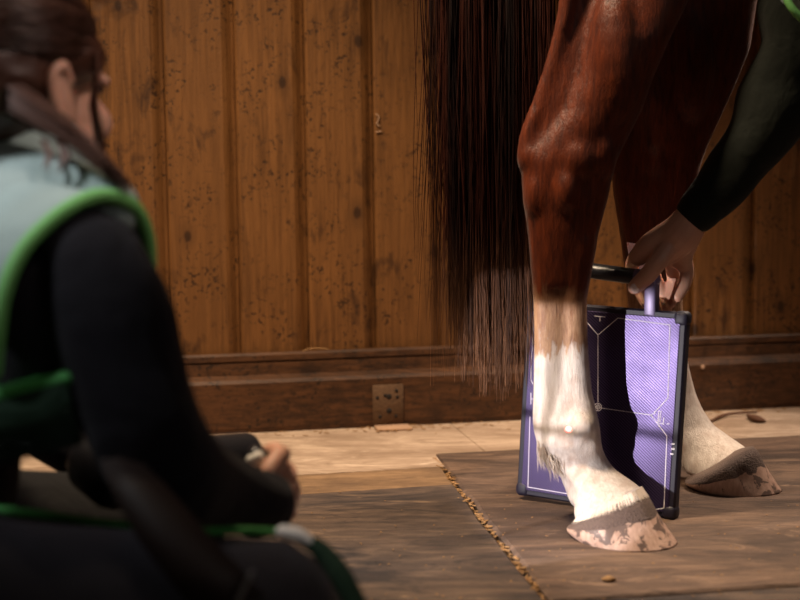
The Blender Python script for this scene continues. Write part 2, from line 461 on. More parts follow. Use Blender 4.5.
# crossing of the dark slab's far edge with the seam
t = ((pA - c_r).cross(d_e)).z / (sd.cross(d_e)).z
X = c_r + sd * t
gap = Vector((-sd.y, sd.x, 0)) * .005
if gap.x > 0: gap = -gap
slab(wobble(fl(s0, e1 + .003), fl(wcoord(c_r)[0] - .012, e1 + .003), .003) + [c_r + gap * 1.2 + sd * .06] + wobble(X + gap - d_e * .004, eL, .003, 14), -.001, -.02, 1, .002)
near = ed1
slab(wobble(X + gap * 1.5, near + gap * 1.5, .006, 12, 3) + [near - WT * 2.2] + wobble(eL - WN * -.005, X + gap - d_e * .004, .003, 12, 5), 0, -.02, 2)
fr1, fr2 = G(590, 599), G(800, 585)
dfr = (fr2 - fr1).normalized()
t2 = ((fr1 - c_r).cross(dfr)).z / (sd.cross(dfr)).z
Xf = c_r + sd * t2
farR = fl(s1, e_r + .004)
slab(wobble(c_r, farR, .003, 14) + [Xf + dfr * 2.6] + wobble(Xf + dfr * 2.59, Xf, .004, 14, 8) + wobble(Xf, c_r, .006, 14, 9), .003, -.02, 3)
dn = Vector((dfr.y, -dfr.x, 0)); dn = dn if dn.y < 0 else -dn
slab([Xf + dn * .006, Xf + dfr * 2.6 + dn * .006, Xf + dfr * 2.6 + dn * 1.2, Xf + dn * 1.2 + sd * .02], 0, -.02, 2)
structure(finish('floor', bm, [M['pale_board'], M['brown_board'], M['dark_slab'], M['brown_slab'], M['dirt']], smooth=False))

# rusty angle bracket on the sill
bc = wcoord(wall_pt(388, 404, .047))
zt2 = wall_pt(388, 384.5, .049).z
br = thing('angle_bracket', wl(bc[0], .05, 0), 'rusty perforated steel angle bracket on the dark sill near the wall middle', 'bracket')
bm = bmesh.new(); hw = .036
add_box(bm, wl(bc[0], .0485, zt2 / 2), WT * hw, WN * .002, Vector((0, 0, zt2 / 2)), .0012, 1)
finish('upright_plate', bm, M['rust'], br)
bm = bmesh.new(); add_box(bm, wl(bc[0] + .006, .078, .003), WT * (hw + .004), WN * .026, Vector((0, 0, .003)), .001, 1)
finish('floor_plate', bm, M['chip'], br)
for du, z in ((-.2, .75), (.05, .72), (.55, .85), (.6, .7), (-.7, .7), (.05, .38), (-.55, .25), (.5, .25)):
    bm = bmesh.new(); r = .0065 if abs(du) < .1 else .004
    c = wl(bc[0] + du * hw, .0508, z * zt2)
    add_loft(bm, [(c, WT * r, Vector((0, 0, r))), (c + WN * .0006, WT * r * .9, Vector((0, 0, r * .9)))], 12)
    finish('screw_hole', bm, M['hole'], br)
# pale bolt head on the sill, right
c = wall_pt(703, 367, .047); bm = bmesh.new()
add_ball(bm, c, (WT * .0055, Vector((0, 0, .0055)), WN * .003), 12, 8)
tag(finish('bolt_head', bm, M['chip']), 'pale round bolt head in the dark sill behind the far hoof', 'bolt')
# chalk mark on the planks
bm = bmesh.new()
def stroke(bm, pts, wd, n, th=.0006):
    """thin raised line of paint along pts on a surface with normal n"""
    for a, b in zip(pts, pts[1:]):
        d = (b - a); L = d.length
        if L < 1e-6: continue
        d.normalize(); s = d.cross(n).normalized()
        add_box(bm, (a + b) / 2 + n * th / 2, d * (L / 2 + wd * .4), s * wd / 2, n * th / 2)
for q in ([(376, 114), (379, 116), (378, 121), (376, 123)], [(376, 123), (379, 126)], [(376, 132), (381, 131)]):
    stroke(bm, [wall_pt(x, y, .0015) for x, y in q], .0026, WN)
tag(finish('chalk_mark', bm, M['chip'], smooth=False), 'small white chalk squiggle on a pine plank left of the tail', 'mark')

# ================================================================== THE HORSE
near_c = G(624, 541); far_c = G(735, 490); far_c.z = 0
horse = thing('horse', (.45, 2.25, 0), 'chestnut horse standing with white hind stockings and a long dark tail', 'horse')
bm = bmesh.new()
def leg_rings(bm, rows, Yoff=0.0, n=28):
    rg = []
    for y, L, R, Y, d in rows:
        c = P((L + R) / 2, y, Y); hw = (R - L) / 2 * Y / F
        rg.append((c, Vector((hw, 0, 0)), Vector((0, d, 0))))
    add_loft(bm, rg, n)
# near hind leg
leg_rings(bm, [(-330, 470, 830, 2.22, .14), (-200, 520, 780, 2.19, .12), (-90, 553, 728, 2.17, .09), (0, 584, 688, 2.16, .068), (40, 582, 669, 2.132, .060),
    (80, 574, 652, 2.125, .053), (110, 560, 642, 2.125, .048), (140, 536, 627, 2.125, .044), (160, 523, 617, 2.125, .043), (180, 521, 612, 2.125, .041),
    (200, 523, 608, 2.125, .040), (230, 527, 600, 2.125, .037), (260, 530, 591, 2.125, .032), (285, 532, 588, 2.125, .028)])
leg_rings(bm, [(250, 533, 592, 2.125, .028), (300, 535, 586, 2.125, .022), (345, 536, 587, 2.125, .020), (385, 535, 590, 2.125, .024), (405, 534, 595, 2.125, .03), (425, 533, 600, 2.12, .035),
    (445, 536, 602, 2.118, .037), (458, 545, 607, 2.125, .036), (470, 559, 616, 2.11, .035), (482, 569, 634, 2.095, .038), (494, 575, 649, 2.08, .045), (506, 573, 655, 2.065, .049), (516, 573, 653, 2.055, .050), (528, 578, 655, 2.05, .048)])
leg_rings(bm, [(240, 528, 556, 2.125, .026), (300, 533, 556, 2.125, .021), (345, 534, 554, 2.125, .019), (390, 533, 557, 2.125, .022), (425, 532, 560, 2.12, .028), (450, 538, 562, 2.118, .02)])   # flexor tendons
leg_rings(bm, [(240, 558, 598, 2.125, .034), (300, 556, 587, 2.125, .027), (345, 557, 588, 2.125, .026), (390, 560, 592, 2.125, .029), (425, 563, 600, 2.12, .034), (445, 570, 602, 2.118, .034)])   # cannon bone
leg_rings(bm, [(-80, 570, 660, 2.15, .022), (0, 562, 640, 2.14, .020), (50, 552, 630, 2.13, .018), (100, 535, 610, 2.125, .018), (140, 526, 600, 2.125, .02)])
add_chain(bm, [P(572, -60, 2.125), P(568, 0, 2.125), P(557, 50, 2.125), P(541, 100, 2.125), P(530, 132, 2.125), P(527, 155, 2.125)], [.02, .015, .0135, .0135, .016, .018])   # tendon to the point of the hock
add_ball(bm, P(531, 158, 2.125), xyz((.024, .024, .032)))
add_ball(bm, P(536, 195, 2.12), xyz((.022, .03, .05)))
add_ball(bm, P(578, 160, 2.10), xyz((.032, .028, .040)))       # outer ankle knob
add_ball(bm, P(566, 190, 2.10), xyz((.022, .028, .045)))
add_ball(bm, P(600, 150, 2.115), xyz((.028, .034, .06)))
add_ball(bm, P(615, 60, 2.112), xyz((.045, .052, .12)))
add_ball(bm, P(633, 499, 2.055), xyz((.022, .032, .013)))
add_ball(bm, P(553, 440, 2.118), xyz((.026, .034, .03)))         # sesamoids
add_ball(bm, P(580, 428, 2.10), xyz((.026, .028, .03)))
add_chain(bm, [P(552, 445, 2.118), P(566, 470, 2.12), P(580, 497, 2.10)], [.016, .014, .02])
# far hind leg
leg_rings(bm, [(-330, 480, 880, 2.42, .14), (-200, 540, 850, 2.43, .12), (-90, 600, 800, 2.43, .09), (0, 628, 756, 2.43, .068), (50, 624, 749, 2.43, .060), (85, 618, 735, 2.43, .053),
    (123, 610, 718, 2.43, .048), (145, 609, 708, 2.43, .045), (165, 610, 701, 2.43, .043), (200, 614, 695, 2.43, .040), (230, 619, 689, 2.43, .036),
    (260, 623, 685, 2.43, .032), (300, 627, 683, 2.43, .028), (340, 631, 685, 2.43, .027), (370, 635, 690, 2.43, .031), (393, 637, 696, 2.43, .036),
    (409, 643, 703, 2.425, .037), (425, 655, 714, 2.415, .036), (437, 666, 731, 2.40, .036), (448, 676, 747, 2.39, .041), (460, 680, 755, 2.38, .046), (474, 684, 758, 2.375, .046)])
add_ball(bm, P(655, 160, 2.405), xyz((.03, .028, .04)))
add_ball(bm, P(618, 155, 2.43), xyz((.022, .022, .03)))
add_ball(bm, P(690, 60, 2.40), xyz((.045, .05, .12)))
# body, neck, head
def byc(x): return 2.32 - .10 * (x - .3)
rg = []
for x, z, rz, ry in ((-.01, 1.40, .07, .06), (.04, 1.39, .15, .13), (.15, 1.36, .25, .23), (.4, 1.34, .28, .285), (.7, 1.31, .265, .28), (1.0, 1.28, .30, .295), (1.3, 1.29, .32, .275), (1.52, 1.30, .27, .20), (1.62, 1.29, .15, .12)):
    rg.append((Vector((x, byc(x), z)), Vector((0, ry, 0)), Vector((0, 0, rz))))
add_loft(bm, rg, 32)
add_chain(bm, [(1.38, byc(1.38), 1.42), (1.66, byc(1.6), 1.66), (1.92, byc(1.9), 1.92)], [.22, .16, .105], 24, ((0, 0, 1), .62))
add_chain(bm, [(1.93, byc(1.9), 1.94), (2.08, byc(2.08), 1.82), (2.24, byc(2.2), 1.68), (2.36, byc(2.3), 1.56)], [.105, .11, .075, .055], 20, ((0, 0, 1), .72))
for sg in (-1, 1):
    add_chain(bm, [(1.90, byc(1.9) + sg * .05, 2.02), (1.91, byc(1.9) + sg * .065, 2.13)], [.028, .006], 10)
    y0 = byc(1.4) + sg * .14
    add_chain(bm, [(1.42, y0 - sg * .02, 1.2), (1.40, y0, .98), (1.41, y0, .74), (1.42, y0, .52), (1.42, y0, .46), (1.42, y0, .28), (1.42, y0, .15), (1.45, y0, .06)], [.13, .10, .06, .047, .046, .033, .037, .04], 20)
def coat_noise(co):
    return co
fuse('body', bm, .0058, M['coat'], horse, 7)
# hooves
def hoof(c, d, L, W, cz, tilt, back, band=True):
    d = Vector((*d, 0)).normalized(); s = Vector((-d.y, d.x, 0)); n = 40
    bm = bmesh.new(); rows = []
    def row(t):
        # t 0 at ground, 1 at coronet
        pts = []
        for i in range(n):
            a = 2 * PI * i / n; ca, sa = math.cos(a), math.sin(a)
            fl_ = L * (1 if ca > 0 else .88)
            gx = fl_ * ca * (1 + (.04 * abs(sa) if ca < 0 else 0)); gy = W * (abs(sa) ** .9) * (1 if sa > 0 else -1)
            g = Vector((gx, gy, 0))
            cx = -back + L * .70 * ca; cy = W * .80 * sa
            k = Vector((cx, cy, cz + tilt * ca))
            p = g.lerp(k, t)
            bul = .004 * math.sin(PI * t) * (1 if ca < .2 else -.5)
            p += Vector((ca, sa, 0)) * bul
            if ca < 0: p += Vector((ca * .010 * math.sin(PI * min(1, t * 1.1)), 0, 0))
            pts.append(c + d * p.x + s * p.y + Vector((0, 0, p.z)))
        return pts
    T = [0, .04, .1, .25, .42, .58, .74, .9]
    for t in T: rows.append([bm.verts.new(p) for p in row(t)])
    for a, b in zip(rows, rows[1:]):
        for i in range(n): bm.faces.new((a[i], a[(i + 1) % n], b[(i + 1) % n], b[i]))
    bm.faces.new(rows[0][::-1]); bm.faces.new(rows[-1])
    h = finish('hoof', bm, M['hoof'], horse)
    bm = bmesh.new(); rows = []; rag = [noise.noise((i * .55, c.x * 9, 0)) for i in range(n)]
    for t, e in ((.62, .0002), (.70, .0008), (.86, .0010), (.94, .0010), (1.03, -.002), (1.06, -.010)):
        base = [row(t + (.09 * rag[i] if t < .75 else 0))[i] for i in range(n)]; cc = sum(base, Vector()) / n
        rows.append([bm.verts.new(p + (p - cc).normalized() * (e + .0005 * random.uniform(-1, 1))) for p in base])
    for a, b in zip(rows, rows[1:]):
        for i in range(n): bm.faces.new((a[i], a[(i + 1) % n], b[(i + 1) % n], b[i]))
    bm.faces.new(rows[-1])
    b = finish('coronet_band', bm, M['coronet'], h); b['label'] = 'dark grey coronet band above the hoof horn'
    hairs = []
    for i in range(800):
        a = random.randrange(n); f = random.random()
        up = row(1.02); lo = row(.80); a2 = (a + 1) % n
        p = up[a].lerp(up[a2], f); e = lo[a].lerp(lo[a2], f); cc = c - d * back + Vector((0, 0, cz))
        out = Vector(((p - cc).x, (p - cc).y, 0)).normalized()
        k = random.uniform(.0, .28)
        hairs.append([p - out * .008 + Vector((0, 0, .012)), p - out * .0008 + Vector((0, 0, .002)), p.lerp(e, k) + out * .0016])
    hs.append(hairs)
    return h
hs = []
hoof(near_c + Vector((0, 0, .003)), (.81, -.50), .084, .066, .045, .027, .024)
hoof(far_c + Vector((0, 0, .003)), (.97, -.20), .082, .064, .046, .030, .022)
for sg in (-1, 1): hoof(Vector((1.46, byc(1.4) + sg * .14, 0.003)), (1, -.1), .075, .062, .05, .022, .02)
# hair helper: thin three-sided strands
def strands(name, paths, mat, parent, rad):
    vs, fs = [], []
    for pts in paths:
        n = len(pts); b = len(vs)
        for i, p in enumerate(pts):
            r = rad * (1 - .75 * (i / (n - 1)) ** 2)
            t = (pts[min(i + 1, n - 1)] - pts[max(i - 1, 0)]).normalized(); u = t.orthogonal().normalized(); v = t.cross(u)
            for k in range(3):
                a = 2 * PI * k / 3; vs.append(p + u * (r * math.cos(a)) + v * (r * math.sin(a)))
        for i in range(n - 1):
            for k in range(3):
                a = b + i * 3
                fs.append((a + k, a + (k + 1) % 3, a + 3 + (k + 1) % 3, a + 3 + k))
    me = bpy.data.meshes.new(name); me.from_pydata([tuple(v) for v in vs], [], fs); me.update()
    return link(name, me, mat, parent)
paths = []
dock = Vector((.02, 2.32, 1.44))
def tail_strand(x, y, zend, wav=.006, zs=1.25):
    n = 20; pts = []; ph = random.uniform(0, 6.28); ph2 = random.uniform(0, 6.28); k = random.uniform(3, 7)
    dx = random.gauss(0, .012); x0 = .06 + (x - .16) * .35; y0 = 2.30 + (y - 2.28) * .4
    for i in range(n):
        t = i / (n - 1); z = zs + (zend - zs) * t
        e = min(1, t / .38); e = e * e * (3 - 2 * e)
        xx = x0 + (x - x0) * e; yy = y0 + (y - y0) * e
        a = wav * t
        pts.append(Vector((xx + dx * t + a * math.sin(ph + k * t), yy + a * math.sin(ph2 + k * t), z)))
    return pts
for i in range(2600):
    # locks: strands cluster
    L = random.Random(i % 46)
    lx, ly = L.uniform(-1, 1), L.uniform(-1, 1); lend = L.uniform(-.06, .12)
    u = lx * .86 + random.gauss(0, .09); v = ly * .8 + random.gauss(0, .1)
    x = .170 + u * .099; y = 2.29 + v * .055
    if u < -.35: ze = .22 + abs(random.gauss(0, .16)) + lend * .6
    else: ze = .205 + abs(random.gauss(0, .08)) + lend * .6 + max(0, u - .45) * .06
    if random.random() < .10: ze += random.uniform(.1, .35)
    paths.append(tail_strand(x, y, max(.165, ze)))
for i in range(34):
    paths.append(tail_strand(random.uniform(.04, .08), 2.25 + random.uniform(0, .08), random.uniform(.26, .62), .014))
strands('tail', paths, M['tail'], horse, .0010)['label'] = 'long dark reddish tail hair'
for h_ in hs[:1]: strands('coronet_hair', h_, M['white_hair'], horse, .0006)
# feather behind the near fetlock
paths = []
for i in range(170):
    px = random.uniform(537, 566); py = 446 + (px - 537) * .75 + random.uniform(-4, 6)
    a = P(px, py, 2.112 + random.uniform(-.022, .012))
    L = random.uniform(.012, .030) * (1.2 if px < 556 else .7)
    d = Vector((random.uniform(-.25, .45), random.uniform(-.2, .2), -1)).normalized()
    paths.append([a - d * .008, a + d * L * .4, a + d * L + Vector((.004, 0, 0))])
strands('fetlock_hair', paths, M['white_hair'], horse, .0008)

# ================================================================== X-RAY DETECTOR
BR = G(674, 520, .003); 
BL0 = P(516, 494, BR.y + .150)
U = (BR - BL0); Wd = U.length; U.normalize()
TRp = P(688, 313, BR.y + .012)
Vv = (TRp - BR); Vv = (Vv - U * Vv.dot(U)); Hd = Vv.length; Vv.normalize()
Nn = U.cross(Vv).normalized()
if Nn.y > 0: Nn = -Nn
det = thing('xray_detector', BL0 + U * Wd / 2, 'violet flat x-ray detector panel with handle standing behind the near hind leg', 'x-ray detector')
det.rotation_euler = (0, 0, 0)
dc = BL0 + U * Wd / 2 + Vv * Hd / 2
def dp(px, py, off=0.0): return onplane(px, py, dc + Nn * off, Nn)
def rrect(bm, c, hw, hh, r, z0, z1, inset=0.0, n=8):
    rows = []
    for off, ins in ((z0, .003), (z0 + .004, 0), (z1 - .004, 0), (z1, .003)):
        pts = []
        for cx, cy, a0 in ((1, 1, 0), (-1, 1, 90), (-1, -1, 180), (1, -1, 270)):
            for k in range(n + 1):
                a = math.radians(a0 + 90 * k / n)
                pts.append(c + U * (cx * (hw - r) + (r - ins) * math.cos(a)) + Vv * (cy * (hh - r) + (r - ins) * math.sin(a)) + Nn * off)
        rows.append([bm.verts.new(p) for p in pts])
    m = len(rows[0])
    for a, b in zip(rows, rows[1:]):
        for i in range(m): bm.faces.new((a[i], a[(i + 1) % m], b[(i + 1) % m], b[i]))
    bm.faces.new(rows[0][::-1]); bm.faces.new(rows[-1])
bm = bmesh.new(); rrect(bm, dc, Wd / 2, Hd / 2, .016, -.024, 0)
finish('housing', bm, M['bumper'], det, False)
bm = bmesh.new(); rrect(bm, dc, Wd / 2 - .008, Hd / 2 - .008, .010, -.006, .0015)
fp = finish('face_plate', bm, M['carbon'], det, False); fp['label'] = 'violet hatched face plate'
bm = bmesh.new()
for cx, cy in ((1, 1), (-1, 1), (-1, -1), (1, -1)):
    b2 = bmesh.new()
    add_box(b2, dc + U * cx * (Wd / 2 - .0105) + Vv * cy * (Hd / 2 - .0105) - Nn * .0115, U * .0125, Vv * .0125, Nn * .0145, .008, 4)
    finish('corner_bumper', b2, M['bumper'], det)
bm.free()
bm = bmesh.new(); o2 = .0016
lines = [[(585, 320), (598, 335), (598, 402)], [(598, 335), (618, 318), (670, 325), (668, 398), (654, 413)], [(601, 408), (651, 415), (655, 413)], [(651, 415), (667, 436), (664, 508), (652, 510)],
         [(595, 316), (605, 317)], [(600, 317), (600, 321)], [(534, 306), (531, 380), (533, 384)], [(531, 393), (531, 404)], [(531, 399), (534, 399)], [(530, 417), (528, 487), (575, 495), (652, 510)],
         [(659, 411), (658, 423)], [(661, 411), (660, 422)], [(657.5, 423), (664, 424)], [(664, 418), (663, 424)], [(667, 424), (669, 424)]]
for q in lines: stroke(bm, [dp(x, y, o2) for x, y in q], .0012, Nn)
for x, y in ((673, 444), (673, 449), (672, 454)): stroke(bm, [dp(x - 1, y, o2), dp(x + 1, y, o2)], .0022, Nn)
cc = dp(598, 407, o2)
for r in (.0065, .0035):
    stroke(bm, [cc + U * r * math.cos(a * PI / 8) + Vv * r * math.sin(a * PI / 8) for a in range(17)], .0012, Nn)
stroke(bm, [cc - U * .006, cc + U * .006], .001, Nn); stroke(bm, [cc - Vv * .006, cc + Vv * .006], .001, Nn)
finish('printed_lines', bm, M['mark'], fp, False)
# handle: two posts and a long grip
hb = thing  # (name kept free)
topR = dp(652, 310, -.011); topL = dp(560, 299, -.011)
gR, gL = dp(652, 279, -.011), dp(556, 266, -.011)
gdir = (gR - gL).normalized(); gup = (Vv - gdir * Vv.dot(gdir)).normalized(); gn = gdir.cross(gup)
for a, b in ((topR - Vv * .01, gR + Vv * .010), (topL - Vv * .01, gL + Vv * .010)):
    bm = bmesh.new(); add_box(bm, (a + b) / 2, gdir * .010, (b - a) / 2, gn * .012, .003, 2)
    finish('handle_post', bm, M['grey_lilac'], det)
bm = bmesh.new(); add_chain(bm, [gL - gdir * .004, gL.lerp(gR, .5), gR - gdir * .004], [.0135] * 3, 16)
finish('handle_grip', bm, M['black_plastic'], det)
bm = bmesh.new(); add_chain(bm, [gR - gdir * .028, gR + gdir * .001], [.0139] * 2, 16)
finish('grip_end_cap', bm, M['grey_lilac'], det)

# ================================================================== PEOPLE
def add_head(bm, c, f, up, s=1.0):
    """head with face, ears and jaw; f looks forward, centre at mid skull"""
    f = Vector(f).normalized(); up = Vector(up); up = (up - f * up.dot(f)).normalized(); r = f.cross(up)
    def q(a, b, d): return c + (f * a + r * b + up * d) * s
    def ax(a, b, d): return (f * a * s, r * b * s, up * d * s)
    add_ball(bm, q(-.012, 0, .03), ax(.097, .076, .085))
    add_ball(bm, q(.030, 0, -.030), ax(.060, .062, .085))
    add_ball(bm, q(.048, 0, -.082), ax(.034, .040, .034))
    add_ball(bm, q(.070, 0, .030), ax(.022, .052, .028))
    for sg in (-1, 1):
        add_ball(bm, q(.062, sg * .036, -.035), ax(.030, .026, .026))    # cheek
        add_ball(bm, q(.030, sg * .050, -.060), ax(.035, .016, .03))
        e = q(-.012, sg * .080, -.012)
        add_ball(bm, e, (f * .016 * s - up * .004 * s, r * .006 * s, up * .029 * s - f * .007 * s))
        add_chain(bm, [q(-.004, sg * .083, .004), q(-.016, sg * .087, .020), q(-.030, sg * .087, .010), q(-.030, sg * .085, -.012), q(-.014, sg * .080, -.038)], [.0055 * s, .006 * s, .006 * s, .006 * s, .006 * s], 8)
        add_ball(bm, q(.084, sg * .032, .012), ax(.010, .016, .008))
    add_chain(bm, [q(.086, 0, .018), q(.100, 0, -.008), q(.112, 0, -.030)], [.009 * s, .011 * s, .014 * s], 10)
    add_ball(bm, q(.098, 0, -.034), ax(.014, .018, .010))
    add_ball(bm, q(.086, 0, -.062), ax(.013, .025, .007)); add_ball(bm, q(.084, 0, -.073), ax(.013, .022, .008))
    return q, ax
def eyes(q, ax, parent):
    for sg in (-1, 1):
        bm = bmesh.new(); add_ball(bm, q(.075, sg * .032, .004), ax(.012, .013, .009)); finish('eye', bm, M['eye'], parent)
def finger(bm, pts, r):
    add_chain(bm, pts, [r * 1.05, r, r * .95, r * .8][:len(pts)], 12)

# ---------------------------------- kneeling person, left foreground
AZ = math.radians(46); fwd = Vector((math.sin(AZ), math.cos(AZ), 0)); sd_ = Vector((math.cos(AZ), -math.sin(AZ), 0))
pa = thing('person', (-.50, 1.33, 0), 'kneeling person with pale teal vest, dark sleeves and brown tied hair, left foreground', 'person')
bm = bmesh.new()
hc = P(20, 88, 1.42)
hf = Vector((math.sin(math.radians(34)), math.cos(math.radians(34)), -.02))
hup = Vector((.16, .2, 1))
q, ax = add_head(bm, hc, hf, hup, 1.0)
add_chain(bm, [Vector((-.45, 1.41, .54)), hc - Vector((.02, .01, .06))], [.06, .055])
torso = [((-.57, 1.36, .16), .16, .12), ((-.54, 1.38, .28), .15, .11), ((-.495, 1.405, .42), .165, .115), ((-.46, 1.42, .52), .165, .09), ((-.44, 1.425, .57), .09, .065)]
add_loft(bm, [(Vector(c), sd_ * a, fwd * b) for c, a, b in torso], 24)
R_sh, R_el, R_wr = P(92, 268, 1.28), P(152, 448, 1.25), P(262, 502, 1.43)
arm_pts = [R_sh, P(116, 335, 1.26), R_el, P(205, 488, 1.34), R_wr]
add_chain(bm, arm_pts, [.05, .045, .042, .035, .027])
# right hand: fist around the grip, thumb on top
hc2 = P(276, 497, 1.425)
add_chain(bm, [R_wr, P(270, 505, 1.44), P(278, 492, 1.46)], [.027, .026, .027])
for i, (a, b, c, d) in enumerate([((283, 468, 1.475), (277, 450, 1.505), (262, 456, 1.530), (257, 470, 1.520)), ((287, 484, 1.475), (288, 470, 1.515), (268, 472, 1.550), (258, 482, 1.530)),
                                  ((288, 500, 1.470), (292, 490, 1.510), (272, 490, 1.545), (260, 496, 1.525)), ((284, 515, 1.460), (290, 512, 1.495), (272, 510, 1.525), (262, 512, 1.510))]):
    finger(bm, [P(*a), P(*b), P(*c), P(*d)], (.0098, .010, .0096, .0086)[i])
    add_chain(bm, [P(272, 502, 1.445), P(*a)], [.016, .012], 10)
finger(bm, [P(266, 490, 1.435), P(270, 470, 1.440), P(282, 454, 1.460)], .0115)
# left arm, mostly hidden, steadying the generator
L_sh = Vector((-.59, 1.55, .50)); L_el = Vector((-.53, 1.74, .30)); L_wr = Vector((-.38, 1.72, .20))
add_chain(bm, [L_sh, L_el, L_wr], [.05, .042, .027])
add_chain(bm, [L_wr, Vector((-.35, 1.70, .185)), Vector((-.325, 1.675, .175))], [.026, .03, .026])
for k in range(4):
    b0 = Vector((-.325 + .014 * k, 1.68 + .012 * k, .165)); finger(bm, [b0, b0 + Vector((.022, -.022, -.004)), b0 + Vector((.044, -.044, 0)), b0 + Vector((.055, -.055, .006))], .009)
finger(bm, [Vector((-.345, 1.69, .195)), Vector((-.335, 1.675, .24)), Vector((-.315, 1.655, .262))], .0105)
# legs: kneeling, sitting on the heels
R_hip = Vector((-.48, 1.28, .17)); R_kn = Vector((-.12, 1.22, .09)); R_an = Vector((-.50, 1.14, .06))
L_hip = Vector((-.60, 1.45, .17)); L_kn = Vector((-.30, 1.78, .09)); L_an = Vector((-.68, 1.62, .06))
for h, k, a in ((R_hip, R_kn, R_an), (L_hip, L_kn, L_an)):
    add_chain(bm, [h, h.lerp(k, .5), k, k.lerp(a, .35) - Vector((0, 0, .01)), a], [.06, .05, .036, .034, .03])
    add_chain(bm, [a, a + (a - k).normalized() * .12 - Vector((0, 0, .01))], [.036, .03])
body_a = fuse('body', bm, .0032, M['skin'], pa, 3)
eyes(q, ax, body_a)
# jacket
def wrinkle(amp, sc):
    def f(co):
        n = noise.noise_vector(co * sc); return co + n * amp
    return f
bm = bmesh.new()
add_loft(bm, [(Vector(c), sd_ * (a + .012), fwd * (b + .012)) for c, a, b in torso[1:-1]], 24)
add_chain(bm, arm_pts[:4] + [P(258, 503, 1.425)], [.060, .0615, .058, .047, .038], 20)
add_ball(bm, P(48, 325, 1.285), xyz((.058, .06, .09)))
add_ball(bm, P(82, 320, 1.31), xyz((.06, .05, .10)))
add_chain(bm, [L_sh, L_el, L_wr - Vector((.03, 0, 0))], [.065, .058, .040], 20)
jk = fuse('jacket', bm, .006, M['navy'], pa, 6, wrinkle(.006, 11)); jk['label'] = 'dark navy long sleeved top'
bm = bmesh.new(); add_chain(bm, [P(252, 503, 1.417), P(262, 503.5, 1.429)], [.0382, .0382], 20); finish('cuff', bm, M['navy'], jk)
# lead vest
bm = bmesh.new()
vest = [((-.537, 1.38, .30), .172, .13), ((-.50, 1.40, .42), .185, .135), ((-.468, 1.415, .50), .188, .115), ((-.447, 1.425, .55), .166, .100), ((-.435, 1.43, .59), .135, .085), ((-.422, 1.432, .625), .095, .072), ((-.412, 1.432, .645), .07, .062)]
add_loft(bm, [(Vector(c), sd_ * a, fwd * b) for c, a, b in vest], 32)
add_chain(bm, [P(10, 178, 1.40), P(62, 190, 1.36), P(108, 210, 1.33)], [.052, .046, .034], 20)
vs = fuse('vest', bm, .006, M['teal'], pa, 8, wrinkle(.004, 9)); vs['label'] = 'pale teal protective vest with bright green binding'
arc = [(-6, 372, 1.20), (-2, 330, 1.195), (4, 292, 1.20), (20, 254, 1.215), (45, 226, 1.235), (72, 206, 1.255), (98, 196, 1.28), (120, 199, 1.30), (138, 212, 1.325), (148, 238, 1.345), (150, 270, 1.36)]
bm = bmesh.new(); add_chain(bm, [P(*a) for a in arc], [.0075] * len(arc), 12); finish('armhole_binding', bm, M['lime'], vs)
# gather the vest cloth up to the binding
bm = bmesh.new(); rowsA, rowsB = [], []
for x, y, Y in arc[1:]:
    p = P(x, y, Y); back = Vector((-.50, 1.42, p.z + .01))
    rowsA.append(bm.verts.new(p)); rowsB.append(p.lerp(back, .75) + Vector((-.0, 0, .03)))
mid = [bm.verts.new(P(x, y, Y).lerp(Vector((-.47, 1.40, P(x, y, Y).z + .02)), .35) + Vector((-.01, -.02, .006))) for x, y, Y in arc[1:]]
rowsB = [bm.verts.new(p) for p in rowsB]
for r1, r2 in ((rowsA, mid), (mid, rowsB)):
    for i in range(len(r1) - 1): bm.faces.new((r1[i], r1[i + 1], r2[i + 1], r2[i]))
sh = finish('shoulder_panel', bm, M['teal'], vs)
so = sh.modifiers.new('thick', 'SOLIDIFY'); so.thickness = .008; so.offset = 0
sb = sh.modifiers.new('round', 'SUBSURF'); sb.levels = sb.render_levels = 2
hem = [(-60, 412, 1.21), (-20, 401, 1.21), (20, 390, 1.215), (66, 378, 1.22)]
bm = bmesh.new()
g = [[P(x, y, Y) for x, y, Y in hem], [P(-60, 470, 1.22), P(-20, 462, 1.22), (P(35, 452, 1.225)), P(84, 440, 1.23)]]
vg = [[bm.verts.new(p) for p in r] for r in g]
for i in range(3): bm.faces.new((vg[0][i], vg[0][i + 1], vg[1][i + 1], vg[1][i]))
wb = finish('waist_flap', bm, M['dark_green'], pa); so = wb.modifiers.new('thick', 'SOLIDIFY'); so.thickness = .012
bm = bmesh.new(); add_chain(bm, [P(*a) for a in hem], [.013] * 4, 10, (Vector((0, 1, 0)), .6)); finish('hem_binding', bm, M['deep_green'], wb)
# trousers
bm = bmesh.new()
add_loft(bm, [(Vector(c), sd_ * (a + .008), fwd * (b + .008)) for c, a, b in torso[:2]], 24)
for h, k, a in ((R_hip, R_kn, R_an), (L_hip, L_kn, L_an)):
    add_chain(bm, [h, h.lerp(k, .5), k, k.lerp(a, .35) - Vector((0, 0, .01)), a], [.088, .078, .063, .057, .046], 20)
fuse('trousers', bm, .008, M['denim'], pa, 5)
for k, a in ((R_kn, R_an), (L_kn, L_an)):
    bm = bmesh.new(); dd = (a - k).normalized()
    add_chain(bm, [a - dd * .04, a + dd * .05, a + dd * .15 - Vector((0, 0, .012))], [.05, .046, .036], 16)
    finish('shoe', bm, M['boot'], pa)
